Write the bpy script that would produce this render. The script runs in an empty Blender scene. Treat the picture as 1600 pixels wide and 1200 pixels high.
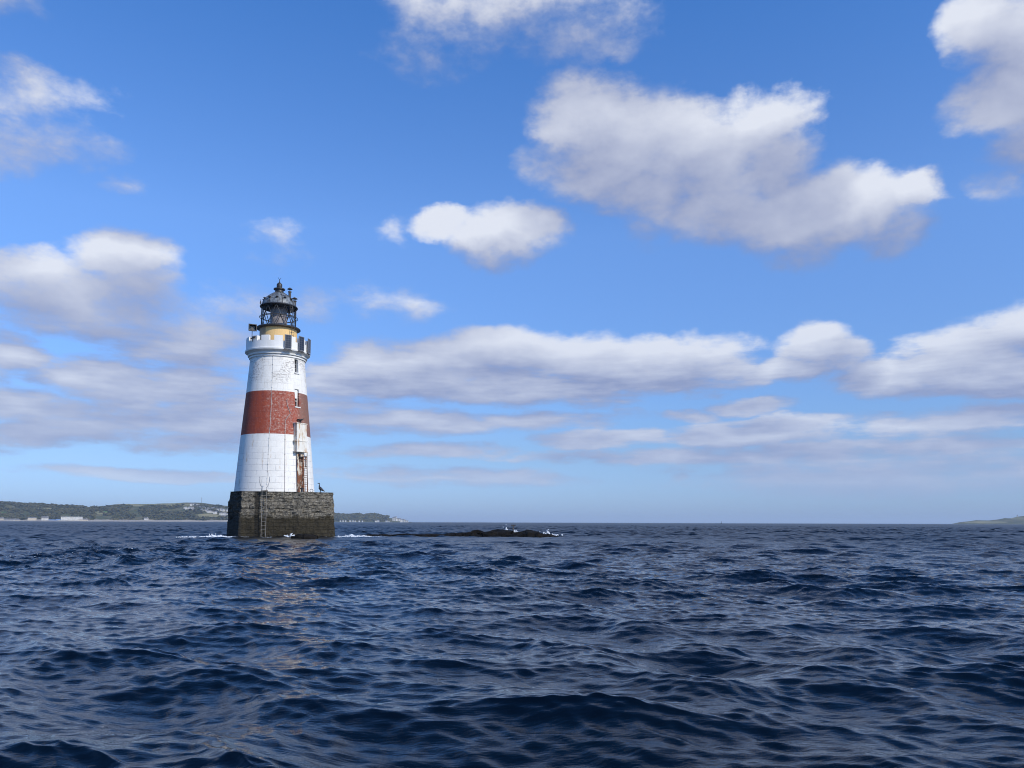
import bpy, bmesh, math, random
import numpy as np
from mathutils import Vector, Matrix, noise as mnoise
random.seed(7)
rng = np.random.default_rng(11)
C = bpy.context.scene.collection
SC = bpy.context.scene
R_ = math.radians

# ------------------------------------------------------------------ camera
F = 1240.0            # focal length in pixels of a 1600 x 1200 picture
PITCH, ROLL, PPY, CAMH = R_(3.7), 0.0033, 736.0, 1.32
fw = Vector((0, math.cos(PITCH), math.sin(PITCH)))
r0 = Vector((1, 0, 0)); u0 = Vector((0, -math.sin(PITCH), math.cos(PITCH)))
rt = r0*math.cos(ROLL) + u0*math.sin(ROLL)
up = u0*math.cos(ROLL) - r0*math.sin(ROLL)
CAM = Vector((0, 0, CAMH))
cam_d = bpy.data.cameras.new('camera'); cam = bpy.data.objects.new('camera', cam_d); C.objects.link(cam)
cam.matrix_world = Matrix(((rt.x, up.x, -fw.x, 0), (rt.y, up.y, -fw.y, 0), (rt.z, up.z, -fw.z, CAMH), (0, 0, 0, 1)))
cam_d.sensor_width = 36; cam_d.lens = 36*F/1600; cam_d.shift_y = (PPY-600)/1600
cam_d.clip_start = 0.05; cam_d.clip_end = 100000
SC.camera = cam

def ray(px, py):
    return fw + rt*((px-800)/F) + up*((PPY-py)/F)
def at(px, py, dist):
    d = ray(px, py); return CAM + d*(dist/math.hypot(d.x, d.y))
def azel(px, py):
    d = ray(px, py); return math.atan2(d.x, d.y), math.atan2(d.z, math.hypot(d.x, d.y))

# ------------------------------------------------------------------ sun and sky
SUN_AZ, SUN_EL = R_(128), R_(38)
sv = Vector((math.sin(SUN_AZ)*math.cos(SUN_EL), math.cos(SUN_AZ)*math.cos(SUN_EL), math.sin(SUN_EL)))
sun_d = bpy.data.lights.new('sun', 'SUN'); sun_d.energy = 3.7; sun_d.angle = R_(0.5); sun_d.color = (1, 0.925, 0.80)
sun = bpy.data.objects.new('sun', sun_d); C.objects.link(sun)
sun.rotation_euler = sv.to_track_quat('Z', 'Y').to_euler(); sun.location = sv*200

SC.view_settings.view_transform = 'Standard'; SC.view_settings.look = 'None'
SC.cycles.use_denoising = True; SC.cycles.filter_width = 1.05
SC.view_settings.exposure = 0.0; SC.view_settings.gamma = 1

class NT:
    """tiny helper for writing node trees"""
    def __init__(s, tree): s.t = tree
    def n(s, typ, ins=None, **kw):
        nd = s.t.nodes.new(typ)
        for k, v in kw.items(): setattr(nd, k, v)
        for k, v in (ins or {}).items(): s.set(nd, k, v)
        return nd
    def set(s, nd, k, v):
        so = nd.inputs[k]
        if isinstance(v, bpy.types.NodeSocket): s.t.links.new(v, so)
        elif isinstance(v, bpy.types.Node): s.t.links.new(v.outputs[0], so)
        else: so.default_value = v
    def m(s, op, a, b=None, c=None, clamp=False):
        nd = s.t.nodes.new('ShaderNodeMath'); nd.operation = op; nd.use_clamp = clamp
        for i, v in enumerate((a, b, c)):
            if v is not None: s.set(nd, i, v)
        return nd.outputs[0]
    def v(s, op, a, b=None, c=None):
        nd = s.t.nodes.new('ShaderNodeVectorMath'); nd.operation = op
        for i, w in enumerate((a, b, c)):
            if w is not None: s.set(nd, i, w)
        return nd.outputs['Value'] if op in ('DOT_PRODUCT', 'LENGTH', 'DISTANCE') else nd.outputs[0]
    def step(s, x, lo, hi, a=0.0, b=1.0, smooth=True):
        nd = s.t.nodes.new('ShaderNodeMapRange')
        nd.interpolation_type = 'SMOOTHSTEP' if smooth else 'LINEAR'
        for k, w in zip(('Value', 'From Min', 'From Max', 'To Min', 'To Max'), (x, lo, hi, a, b)): s.set(nd, k, w)
        return nd.outputs[0]
    def mix(s, f, a, b, mode='MIX'):
        nd = s.t.nodes.new('ShaderNodeMix'); nd.data_type = 'RGBA'; nd.blend_type = mode
        s.set(nd, 0, f)
        for k, w in ((6, a), (7, b)):
            if isinstance(w, tuple) and len(w) == 3: w = (*w, 1)
            s.set(nd, k, w)
        return nd.outputs[2]
    def noise(s, vec, scale, detail=4, rough=0.55, out=0, dist=0.0):
        nd = s.n('ShaderNodeTexNoise', {'Vector': vec, 'Scale': scale, 'Detail': detail, 'Roughness': rough, 'Distortion': dist})
        return nd.outputs[out]

world = bpy.data.worlds.new('World'); SC.world = world; world.use_nodes = True
wt = world.node_tree; wt.nodes.clear(); W = NT(wt)

# clouds, written as soft lobes at azimuth / elevation in the sky: (px, py, rx, ry, thinness)
LOBES = [
 # the large cumulus
 (900,180,75,60,.0),(965,215,115,75,.0),(1065,225,110,72,.0),(935,265,110,52,.1),(1195,192,82,58,.0),(1130,265,90,60,.0),(1215,245,75,55,.1),
 (1120,315,95,55,.05),(1010,295,100,52,.1),(1205,262,62,44,.2),(1270,345,100,50,.1),(1265,300,110,50,.0),(1350,308,90,46,.0),(985,230,70,60,.0),(1215,330,140,58,.0),(1335,322,120,58,.0),(1432,303,58,38,.05),(1400,365,60,35,.35),(1245,385,70,36,.35),(1000,348,40,34,.5),(953,332,26,16,.45),
 
 # small cumulus left of it
 (698,350,55,26,.1),(785,368,88,42,.0),(845,358,42,30,.15),(618,354,26,20,.68),(790,400,60,22,.4),
 # wispy one at the top
 (805,5,175,55,.46),(720,40,100,46,.62),(655,95,55,32,.74),(900,55,105,54,.58),(960,85,40,26,.62),(650,10,50,40,.6),
 # upper right
 (1545,30,80,72,.05),(1620,60,90,80,.0),(1580,150,95,58,.0),(1640,200,90,55,.1),(1555,292,34,28,.55),(1600,240,60,26,.55),
 # upper left wisps
 (30,150,80,38,.66),(60,212,105,36,.56),(150,232,50,24,.62),(188,284,46,16,.7),(10,235,60,24,.62),(110,160,60,20,.78),
 # left bank
 (40,420,95,40,.15),(200,412,78,48,.08),(110,465,160,44,.12),(215,452,80,34,.25),(140,502,150,26,.45),(300,535,110,55,.55),(20,552,46,28,.2),
 (440,376,46,26,.84),(395,468,75,34,.6),(485,470,48,34,.6),(622,472,74,26,.66),(330,480,60,30,.7),
 (150,590,110,32,.2),(225,612,105,26,.25),(300,590,90,40,.6),(90,575,50,16,.4),
 (60,636,130,26,.35),(180,655,200,30,.35),(40,674,90,20,.3),(340,662,160,26,.4),(320,692,110,16,.45),(400,640,120,30,.55),
 # long bank in the middle
 (600,565,80,36,.15),(680,570,110,42,.1),(780,552,100,40,.05),(900,562,130,40,.08),(1050,552,110,34,.12),(790,598,260,32,.15),(545,602,90,36,.3),(1000,590,160,28,.25),(1130,570,50,24,.4),(480,640,150,24,.5),
 (1272,540,58,34,.12),(1235,575,60,20,.25),(1180,590,50,14,.5),(1320,560,40,22,.5),
 # right bank
 (1545,560,140,46,.05),(1610,515,100,46,.1),(1400,592,100,24,.2),(1480,580,110,34,.1),(1560,600,150,24,.2),
 # low thin layers
 (650,662,130,20,.4),(690,706,100,12,.5),(850,655,120,14,.6),(935,687,92,16,.3),(1170,636,60,12,.5),(1120,684,72,18,.35),(1240,672,150,20,.38),(1400,668,130,22,.38),(1530,656,90,20,.4),
 (1330,706,300,18,.5),(1000,716,180,10,.6),(1400,745,400,30,.58),(240,740,150,9,.62),(1060,749,16,8,.55),(700,745,200,14,.66),(1080,650,40,10,.6),(780,655,30,9,.6),
 # outside the picture
 (-200,300,150,80,.1),(-180,560,160,60,.1),(1850,420,160,70,.1),(1900,120,140,90,.1),(350,-240,160,60,.4),(1150,-300,200,70,.4),(-150,-100,180,90,.2),(1700,-250,160,90,.2),(1800,640,180,30,.2),(-200,680,200,26,.3),
]
def cloud_group():
    g = bpy.data.node_groups.new('cloud_field', 'ShaderNodeTree')
    g.interface.new_socket('p', in_out='INPUT', socket_type='NodeSocketVector')
    g.interface.new_socket('D', in_out='OUTPUT', socket_type='NodeSocketFloat')
    G = NT(g); gi = G.n('NodeGroupInput'); go = G.n('NodeGroupOutput')
    p = gi.outputs[0]; cur = None
    for (x, y, rx, ry, c) in LOBES:
        if y > 520: c *= .62
        a, e = azel(x, y); a1, _ = azel(x+rx, y); _, e1 = azel(x, y-ry)
        kk = math.sqrt(1-c)/1.22; sa = kk/abs(a1-a); se = kk/abs(e1-e)
        q = G.v('MULTIPLY_ADD', p, (sa, se, 0), (-a*sa, -e*se, math.sqrt(c)))
        d = G.v('DOT_PRODUCT', q, q)
        cur = d if cur is None else G.m('SMOOTH_MIN', cur, d, .22)
    D = G.m('SUBTRACT', 1.0, cur)
    D = G.m('MAXIMUM', D, -1.6)
    G.set(go, 0, D)
    return g
CG = cloud_group()

tc = W.n('ShaderNodeTexCoord')
gen = tc.outputs['Generated']
sep = W.n('ShaderNodeSeparateXYZ', {0: gen})
az = W.m('ARCTAN2', sep.outputs[0], sep.outputs[1])
el = W.m('ARCSINE', sep.outputs[2])
pv = W.n('ShaderNodeCombineXYZ', {0: az, 1: el, 2: 0.0}).outputs[0]
# detail of the cloud edges gets finer and flatter towards the horizon
elc = W.m('MAXIMUM', el, 0.0)
ps = W.v('MULTIPLY', pv, (1.0, 1.55, 1.0))
wv = W.v('SUBTRACT', W.noise(ps, 7.0, 7, .58, out=1), (.5, .5, .5))
kf = W.step(elc, 0.03, 0.35, 0.35, 1.0, smooth=False)
amp = W.v('MULTIPLY', wv, W.n('ShaderNodeCombineXYZ', {0: W.m('MULTIPLY', kf, .105), 1: W.m('MULTIPLY', kf, .075), 2: 0.0}).outputs[0])
p2 = W.v('ADD', pv, amp)
def field(p):
    gnode = W.n('ShaderNodeGroup'); gnode.node_tree = CG
    W.set(gnode, 0, p); return gnode.outputs[0]
D0 = field(p2)
n_hi = W.noise(W.v('MULTIPLY', pv, (1, 1.7, 1)), 30, 7, .62)
n_low2 = W.noise(W.v('MULTIPLY', W.v('ADD', pv, (-.006, .013, 0)), (1, 5.5, 1)), 5.5, 4, .6)
n_low = W.noise(W.v('MULTIPLY', pv, (1, 5.5, 1)), 5.5, 7, .62)
band = W.m('MULTIPLY', W.step(el, .015, .075), W.step(el, .17, .25, 1, 0))
n_mid = W.noise(W.v('MULTIPLY', pv, (1, 1.9, 1)), 11, 4, .55)
nh = W.m('SUBTRACT', n_hi, .5); nm = W.m('MULTIPLY', W.m('SUBTRACT', n_mid, .5), .85)
nn = W.m('ADD', W.m('MULTIPLY', nh, .85), nm)
Dn = W.m('ADD', W.m('MAXIMUM', D0, -.55), W.m('ADD', nn, W.m('MULTIPLY', band, W.m('MULTIPLY', W.m('SUBTRACT', n_low, .415), 2.7))))
# light from above, a little from the left: compare the thickness with the thickness nearer to the light
offv = W.n('ShaderNodeCombineXYZ', {0: W.m('MULTIPLY', kf, -.012), 1: W.m('MULTIPLY', kf, .052), 2: 0.0}).outputs[0]
D1 = field(W.v('ADD', p2, offv))
grad = W.m('SUBTRACT', D0, D1)
lit = W.m('ADD', W.m('MULTIPLY', grad, .50), W.m('ADD', W.m('ADD', W.m('MULTIPLY', nm, .35), W.m('MULTIPLY', nh, .35)), W.m('MULTIPLY', band, W.m('MULTIPLY', W.m('SUBTRACT', n_low, n_low2), 1.6))))
lit = W.step(lit, -0.28, 0.80, 0, 1, smooth=False)
alpha = W.step(Dn, -0.06, W.step(lit, .22, .70, .90, .66))
thick = W.step(D0, 0.1, 0.9)
BG = 0.1
def lin(c): return tuple(((x/255+.055)/1.055)**2.4 if x > 10 else x/255/12.92 for x in c)
def sky(c): return tuple(x/BG for x in lin(c))
shade = W.mix(W.step(el, .02, .30), sky((153, 167, 206)), sky((139, 150, 187)))
light = W.mix(W.step(el, .02, .30), sky((205, 215, 237)), sky((232, 236, 246)))
ccol = W.mix(lit, shade, light)
nish = W.n('ShaderNodeTexSky', sky_type='NISHITA', sun_disc=False, sun_elevation=SUN_EL, sun_rotation=SUN_AZ,
           altitude=0, air_density=1.0, dust_density=0.6, ozone_density=2.5)
ramp = W.n('ShaderNodeValToRGB', {'Fac': W.m('DIVIDE', elc, .70, clamp=True)})
cr = ramp.color_ramp; cr.elements[0].position = 0; cr.elements[0].color = (.66, .97, 1.85, 1); cr.elements[1].position = 1; cr.elements[1].color = (.46, 1.26, 2.15, 1)
for p_, c_ in ((.12, (.74, .96, 1.42, 1)), (.5, (1.06, 1.46, 2.05, 1))):
    e_ = cr.elements.new(p_); e_.color = c_
skyc = W.mix(1.0, nish.outputs[0], ramp.outputs[0], 'MULTIPLY')
low_haze = W.step(el, 0.0, 0.12, 1.0, 0.0)
alpha = W.m('MULTIPLY', alpha, W.step(el, 0.005, 0.09, .5, .94))
col = W.mix(alpha, skyc, ccol)
bg = W.n('ShaderNodeBackground', {'Color': col, 'Strength': BG})
W.n('ShaderNodeOutputWorld', {0: bg})

# ------------------------------------------------------------------ helpers
def vnoise2(x, y, seed=0):
    xi = np.floor(x).astype(np.int64); yi = np.floor(y).astype(np.int64)
    xf = x-xi; yf = y-yi
    u = xf*xf*(3-2*xf); v = yf*yf*(3-2*yf)
    def h(a, b):
        n = (a*374761393 + b*668265263 + seed*1442695041) & 0x7fffffff
        n = ((n ^ (n >> 13))*1274126177) & 0x7fffffff
        return ((n ^ (n >> 16)) & 0xffff)/65535.0
    return (h(xi, yi)*(1-u)+h(xi+1, yi)*u)*(1-v)+(h(xi, yi+1)*(1-u)+h(xi+1, yi+1)*u)*v
def fbm2(x, y, o=4, seed=0):
    s = 0; a = .5; t = 0
    for i in range(o):
        s = s+a*vnoise2(x*2**i, y*2**i, seed+i*17); t += a; a *= .5
    return s/t

class MB:
    def __init__(s): s.v = []; s.f = []; s.mi = []
    def add(s, vs, fs, mi=0):
        o = len(s.v); s.v += [tuple(v) for v in vs]
        for f in fs: s.f.append(tuple(i+o for i in f)); s.mi.append(mi)
        return s
    def box(s, c, d, rz=0, mi=0, taper=1.0, tilt=None):
        c = Vector(c); vs = []
        M = Matrix.Rotation(rz, 3, 'Z')
        if tilt is not None: M = M @ tilt
        for z in (-1, 1):
            k = taper if z > 0 else 1
            for x, y in ((-1, -1), (1, -1), (1, 1), (-1, 1)):
                vs.append(c + M @ Vector((x*d[0]/2*k, y*d[1]/2*k, z*d[2]/2)))
        return s.add(vs, [(3, 2, 1, 0), (4, 5, 6, 7), (0, 1, 5, 4), (1, 2, 6, 5), (2, 3, 7, 6), (3, 0, 4, 7)], mi)
    def tube(s, pts, r, n=8, mi=0, cap=True):
        pts = [Vector(p) for p in pts]; rs = r if isinstance(r, (list, tuple)) else [r]*len(pts)
        rings = []; ref = Vector((0, 0, 1))
        for i, p in enumerate(pts):
            t = (pts[min(i+1, len(pts)-1)]-pts[max(i-1, 0)]).normalized()
            a = t.cross(ref if abs(t.dot(ref)) < .95 else Vector((1, 0, 0))).normalized(); b = t.cross(a).normalized()
            rings.append([p+(a*math.cos(k*2*math.pi/n)+b*math.sin(k*2*math.pi/n))*rs[i] for k in range(n)])
        vs = [v for rg in rings for v in rg]; fs = []
        for i in range(len(pts)-1):
            for k in range(n):
                k2 = (k+1) % n; fs.append((i*n+k, (i+1)*n+k, (i+1)*n+k2, i*n+k2))
        if cap:
            fs.append(tuple(range(n))); fs.append(tuple(reversed(range((len(pts)-1)*n, len(pts)*n))))
        return s.add(vs, fs, mi)
    def lathe(s, prof, n=96, mi=0, c=(0, 0, 0), close=False, ph=0.0):
        vs = []; fs = []; L = len(prof)
        for r, z in prof:
            for k in range(n):
                a = 2*math.pi*k/n+ph; vs.append((c[0]+r*math.cos(a), c[1]+r*math.sin(a), c[2]+z))
        for i in range(L if close else L-1):
            j = (i+1) % L
            for k in range(n):
                k2 = (k+1) % n; fs.append((i*n+k, i*n+k2, j*n+k2, j*n+k))
        if not close:
            if prof[0][0] > 1e-4: fs.append(tuple(reversed(range(n))))
            if prof[-1][0] > 1e-4: fs.append(tuple(range((L-1)*n, L*n)))
        return s.add(vs, fs, mi)
    def build(s, name, mats, parent=None, smooth=False, angle=None):
        me = bpy.data.meshes.new(name); me.from_pydata(s.v, [], s.f)
        for m in (mats if isinstance(mats, (list, tuple)) else [mats]): me.materials.append(m)
        me.polygons.foreach_set('material_index', s.mi)
        if smooth:
            me.polygons.foreach_set('use_smooth', [True]*len(s.f))
            if angle: me.set_sharp_from_angle(angle=R_(angle))
        me.update()
        o = bpy.data.objects.new(name, me); C.objects.link(o)
        if parent: o.parent = parent
        return o
def tag(o, label=None, cat=None, group=None, kind=None):
    for k, v in (('label', label), ('category', cat), ('group', group), ('kind', kind)):
        if v: o[k] = v
    return o
def empty(name, loc, rz=0):
    o = bpy.data.objects.new(name, None); C.objects.link(o); o.location = loc; o.rotation_euler = (0, 0, rz)
    o.empty_display_size = .3; return o
def mat(name):
    m = bpy.data.materials.new(name); m.use_nodes = True; t = m.node_tree
    b = next(n for n in t.nodes if n.type == 'BSDF_PRINCIPLED'); return m, NT(t), b
def simple(name, c1, c2=None, scale=3.0, rough=.7, metal=0.0, bump=.0, bscale=None, stretch=(1, 1, 1)):
    m, T, b = mat(name); c2 = c2 or tuple(x*.6 for x in c1)
    o = T.n('ShaderNodeTexCoord').outputs['Object']; o = T.v('MULTIPLY', o, stretch)
    n = T.noise(o, scale, 6, .65)
    T.set(b, 'Base Color', T.mix(T.step(n, .35, .65), c1, c2)); T.set(b, 'Roughness', rough); T.set(b, 'Metallic', metal)
    if bump:
        bn = T.n('ShaderNodeBump', {'Strength': bump, 'Distance': .05, 'Height': T.noise(o, bscale or scale*2, 5, .6)})
        T.set(b, 'Normal', bn.outputs[0])
    return m

M_black = simple('black_paint', (.018, .019, .022), (.035, .034, .036), 4, .5)
M_iron = simple('dark_iron', (.035, .036, .04), (.075, .06, .05), 5, .6)
M_grey = simple('galvanised_steel', (.30, .31, .32), (.2, .2, .2), 3, .5, .3)
M_white = simple('white_paint', (.84, .82, .78), (.76, .745, .70), 1.2, .6)
M_rust = simple('rust', (.30, .10, .035), (.10, .045, .025), 1.6, .9, bump=.4, bscale=9)
M_glass_dark = simple('window_glass', (.012, .014, .018), (.02, .022, .026), 2, .1)

# ------------------------------------------------------------------ sea
P0 = at(429.4, 768, 75.0); TX, TY = P0.x, P0.y; TAZ = math.atan2(TX, TY)
ax = Vector((math.cos(TAZ), -math.sin(TAZ), 0)); ay = Vector((math.sin(TAZ), math.cos(TAZ), 0))   # local axes of the lighthouse
PLAN = [(-2.75, -4.25), (1.95, -4.1), (4.95, -3.5), (5.15, 2.6), (2.2, 4.4), (-1.8, 4.3), (-3.75, 2.0), (-3.7, -2.3)]

def build_sea():
    x0, y0 = 0.0, -4.0
    th = np.concatenate([np.linspace(-math.pi, R_(-46), 150, endpoint=False), np.linspace(R_(-46), R_(46), 1150, endpoint=False),
                         np.linspace(R_(46), math.pi, 150, endpoint=False)])
    rs = [1.2]
    while rs[-1] < 40000:
        r = rs[-1]; q = max(.014, .0028*r) if r < 330 else r*min(.05, .0028+(r-330)*2e-5)
        rs.append(r+q)
    rs = np.array(rs); n, m = len(rs), len(th)
    dr = np.gradient(rs)
    RR, TT = np.meshgrid(rs, th, indexing='ij')
    X = (x0+RR*np.sin(TT)).astype(np.float32); Y = (y0+RR*np.cos(TT)).astype(np.float32)
    X, Y = X.ravel(), Y.ravel()
    spc = np.repeat(dr, m).astype(np.float32)
    # gustier and calmer patches, long across the view
    patch = fbm2(X/16.0+5, Y/26.0, 3, 3).astype(np.float32)
    A = .62+.85*np.clip(patch, 0, 1)
    # lee of the reef and of the tower
    lx = (X-TX)*ax.x+(Y-TY)*ax.y; ly = (X-TX)*ay.x+(Y-TY)*ay.y
    lee = np.exp(-((lx-14)/17)**2-((ly+14)/10)**2)
    A = A*(1-.5*lee)
    ripple = (.55+.95*fbm2(X/5.5+9, Y/9.0, 3, 8)).astype(np.float32)      # cat's paws on the surface
    groups = (.45+1.15*fbm2(X/4.5, Y/3.6, 2, 21)).astype(np.float32)        # big waves come in groups
    N = 260
    lam = np.exp(np.linspace(math.log(.09), math.log(5.5), N))*(1+.03*rng.standard_normal(N))
    L_ = np.log(lam)
    s = .80+.85*np.exp(-((L_-math.log(1.75))/.42)**2)+1.05*np.exp(-((L_-math.log(.18))/.45)**2)
    s *= np.exp(-(lam/4.2)**3)
    mss = .080
    s *= math.sqrt(2*mss/np.sum(s**2))
    k = 2*math.pi/lam
    spread = np.where(lam > 1.5, .50, np.where(lam > .35, .60, .48))
    ang = R_(-112)+spread*rng.standard_normal(N)
    ph = rng.uniform(0, 2*math.pi, N)
    DX = np.zeros_like(X); DY = np.zeros_like(X); Z = np.zeros_like(X); J = np.zeros_like(X)
    far_idx = RR.ravel()
    for i in range(N):
        # rows whose spacing resolves this wave
        ok = np.nonzero(dr < lam[i]/.5)[0]
        if len(ok) == 0: continue
        e = (ok[-1]+1)*m
        kx, ky = k[i]*math.cos(ang[i]), k[i]*math.sin(ang[i])
        w = np.clip((lam[i]/spc[:e]-.5)/1.0, 0, 1)
        a = (s[i]/k[i])*w*A[:e]*(groups[:e] if lam[i] > 1.2 else ripple[:e] if lam[i] < .45 else 1)
        p = (kx*X[:e]+ky*Y[:e]+ph[i]).astype(np.float32)
        c, sn = np.cos(p), np.sin(p)
        Z[:e] += a*c
        q = 1.25 if lam[i] > .6 else .8
        DX[:e] -= q*a*math.cos(ang[i])*sn; DY[:e] -= q*a*math.sin(ang[i])*sn
        J[:e] += a*k[i]*c
    # foam: breaking crests, wash round the plinth and the reef
    foam = np.clip((J-.62)*1.6, 0, 1)*np.clip((patch-.5)*3.2, 0, 1)
    def wash(cx, cy, wx, wy, amt):
        return amt*np.exp(-((lx-cx)/wx)**2-((ly-cy)/wy)**2)
    foam += wash(-4.4, -5.8, 2.8, .9, .9)+wash(.2, -5.6, 2.0, .9, .6)+wash(6.6, -4.2, 2.4, 1.6, 1.0)+wash(9.0, -6.5, 3.0, 1.2, .45)+wash(4.0, -7.4, 2.5, .7, .72)+wash(-9.5, -5.0, 2.0, .6, .6)
    foam += wash(-14.0, -2.0, 1.6, 1.2, .6)+wash(21.0, 1.2, 1.6, 1.4, .8)+wash(25.6, .2, 2.0, 1.4, .95)
    foam = foam*np.clip(1.5-RR.ravel()/600, 0, 1)
    V = np.stack([X+DX, Y+DY, Z], 1).astype(np.float32)
    ctr = np.array([[x0, y0, 0]], np.float32)
    V = np.concatenate([V, ctr])
    i = np.arange(n-1)[:, None]*m; j = np.arange(m)[None, :]; j2 = (j+1) % m
    quads = np.stack([i+j, i+j2, i+m+j2, i+m+j], -1).reshape(-1, 4)[:, ::-1]
    tris = np.stack([np.full(m, len(V)-1), (np.arange(m)+1) % m, np.arange(m)], -1)
    me = bpy.data.meshes.new('sea')
    nl = quads.size+tris.size
    me.vertices.add(len(V)); me.vertices.foreach_set('co', V.ravel())
    me.loops.add(nl); me.loops.foreach_set('vertex_index', np.concatenate([quads.ravel(), tris.ravel()]).astype(np.int32))
    npoly = len(quads)+len(tris); me.polygons.add(npoly)
    me.polygons.foreach_set('loop_start', np.concatenate([np.arange(len(quads))*4, quads.size+np.arange(len(tris))*3]).astype(np.int32))
    me.polygons.foreach_set('use_smooth', np.ones(npoly, bool))
    me.update(calc_edges=True)
    wr = np.clip((lam[None, :]/dr[:, None]-.5)/1.0, 0, 1)
    lost = np.sum((s**2/2)[None, :]*(1-wr**2), 1)     # slope too small for the mesh becomes roughness
    ro_ = np.clip(np.sqrt(np.sqrt(1.1*lost))-.13, 0, .5)
    ro_ = np.repeat(ro_, m)
    ar_ = me.attributes.new('chop', 'FLOAT', 'POINT'); ar_.data.foreach_set('value', np.concatenate([ro_, [0]]).astype(np.float32))
    at_ = me.attributes.new('foam', 'FLOAT', 'POINT')
    at_.data.foreach_set('value', np.concatenate([foam, [0]]).astype(np.float32))
    m_, T, b = mat('sea_water')
    g = T.n('ShaderNodeNewGeometry').outputs['Position']
    n1 = T.noise(T.v('MULTIPLY', g, (.7, 1.7, .3)), 13.0, 4, .62); n2 = T.noise(T.v('MULTIPLY', g, (.55, 1.7, .4)), 3.4, 3, .55)
    hgt = T.m('ADD', T.m('MULTIPLY', n1, .4), n2)
    bump = T.n('ShaderNodeBump', {'Strength': .28, 'Distance': .05, 'Height': hgt})
    fa = T.n('ShaderNodeAttribute', attribute_name='foam').outputs['Fac']
    fn = T.noise(T.v('MULTIPLY', g, (1, 1, 1)), 3.2, 6, .7)
    ff = T.step(T.m('ADD', fa, T.m('MULTIPLY', T.m('SUBTRACT', fn, .5), 1.5)), .48, .75)
    ff = T.m('MULTIPLY', ff, T.step(fa, .02, .15))
    T.set(b, 'Base Color', T.mix(ff, (.0004, .0010, .0020), (.60, .63, .65)))
    ch = T.n('ShaderNodeAttribute', attribute_name='chop').outputs['Fac']
    T.set(b, 'Roughness', T.m('MAXIMUM', T.m('MAXIMUM', .02, ch), T.m('MULTIPLY', ff, .7))); T.set(b, 'IOR', 1.42); T.set(b, 'Specular Tint', (.82, .95, 1.0, 1))
    T.set(b, 'Normal', bump.outputs[0])
    me.materials.append(m_)
    o = bpy.data.objects.new('sea', me); C.objects.link(o); tag(o, kind='structure')
    return o
build_sea()

# ------------------------------------------------------------------ lighthouse
LH = empty('lighthouse', (TX, TY, 0), -TAZ)
tag(LH, 'white stone lighthouse with a red band, on a dark masonry base in the sea', 'lighthouse')
KX = (F/math.cos(TAZ)**2)/75.0          # pixels per metre across, at the tower axis
def zf(py, r=0.0, px=430):              # height of a point seen at row py, r metres in front of the axis
    return at(px, py, 75.0-r).z
def lx_(px): return (px-429.4)/KX       # metres right of the axis

zp = zf(768, 4.1)                       # top of the plinth
z_top = zf(546, 2.75)
RB = 63.2/KX
def r_at(py): return np.interp(py, [545, 567, 611, 677, 768], [42.4, 44.3, 48.4, 54.9, 63.0])/KX
rows = [(r_at(y), zf(y, r_at(y))) for y in (768, 740, 710, 677, 644, 611, 589, 567, 556)]
zz = [z for _, z in rows]; rr = [r for r, _ in rows]
def r_z(z): return float(np.interp(z, zz, rr))
zb0, zb1 = zf(677.5, r_at(677)), zf(610, r_at(611))       # the red band

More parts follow.
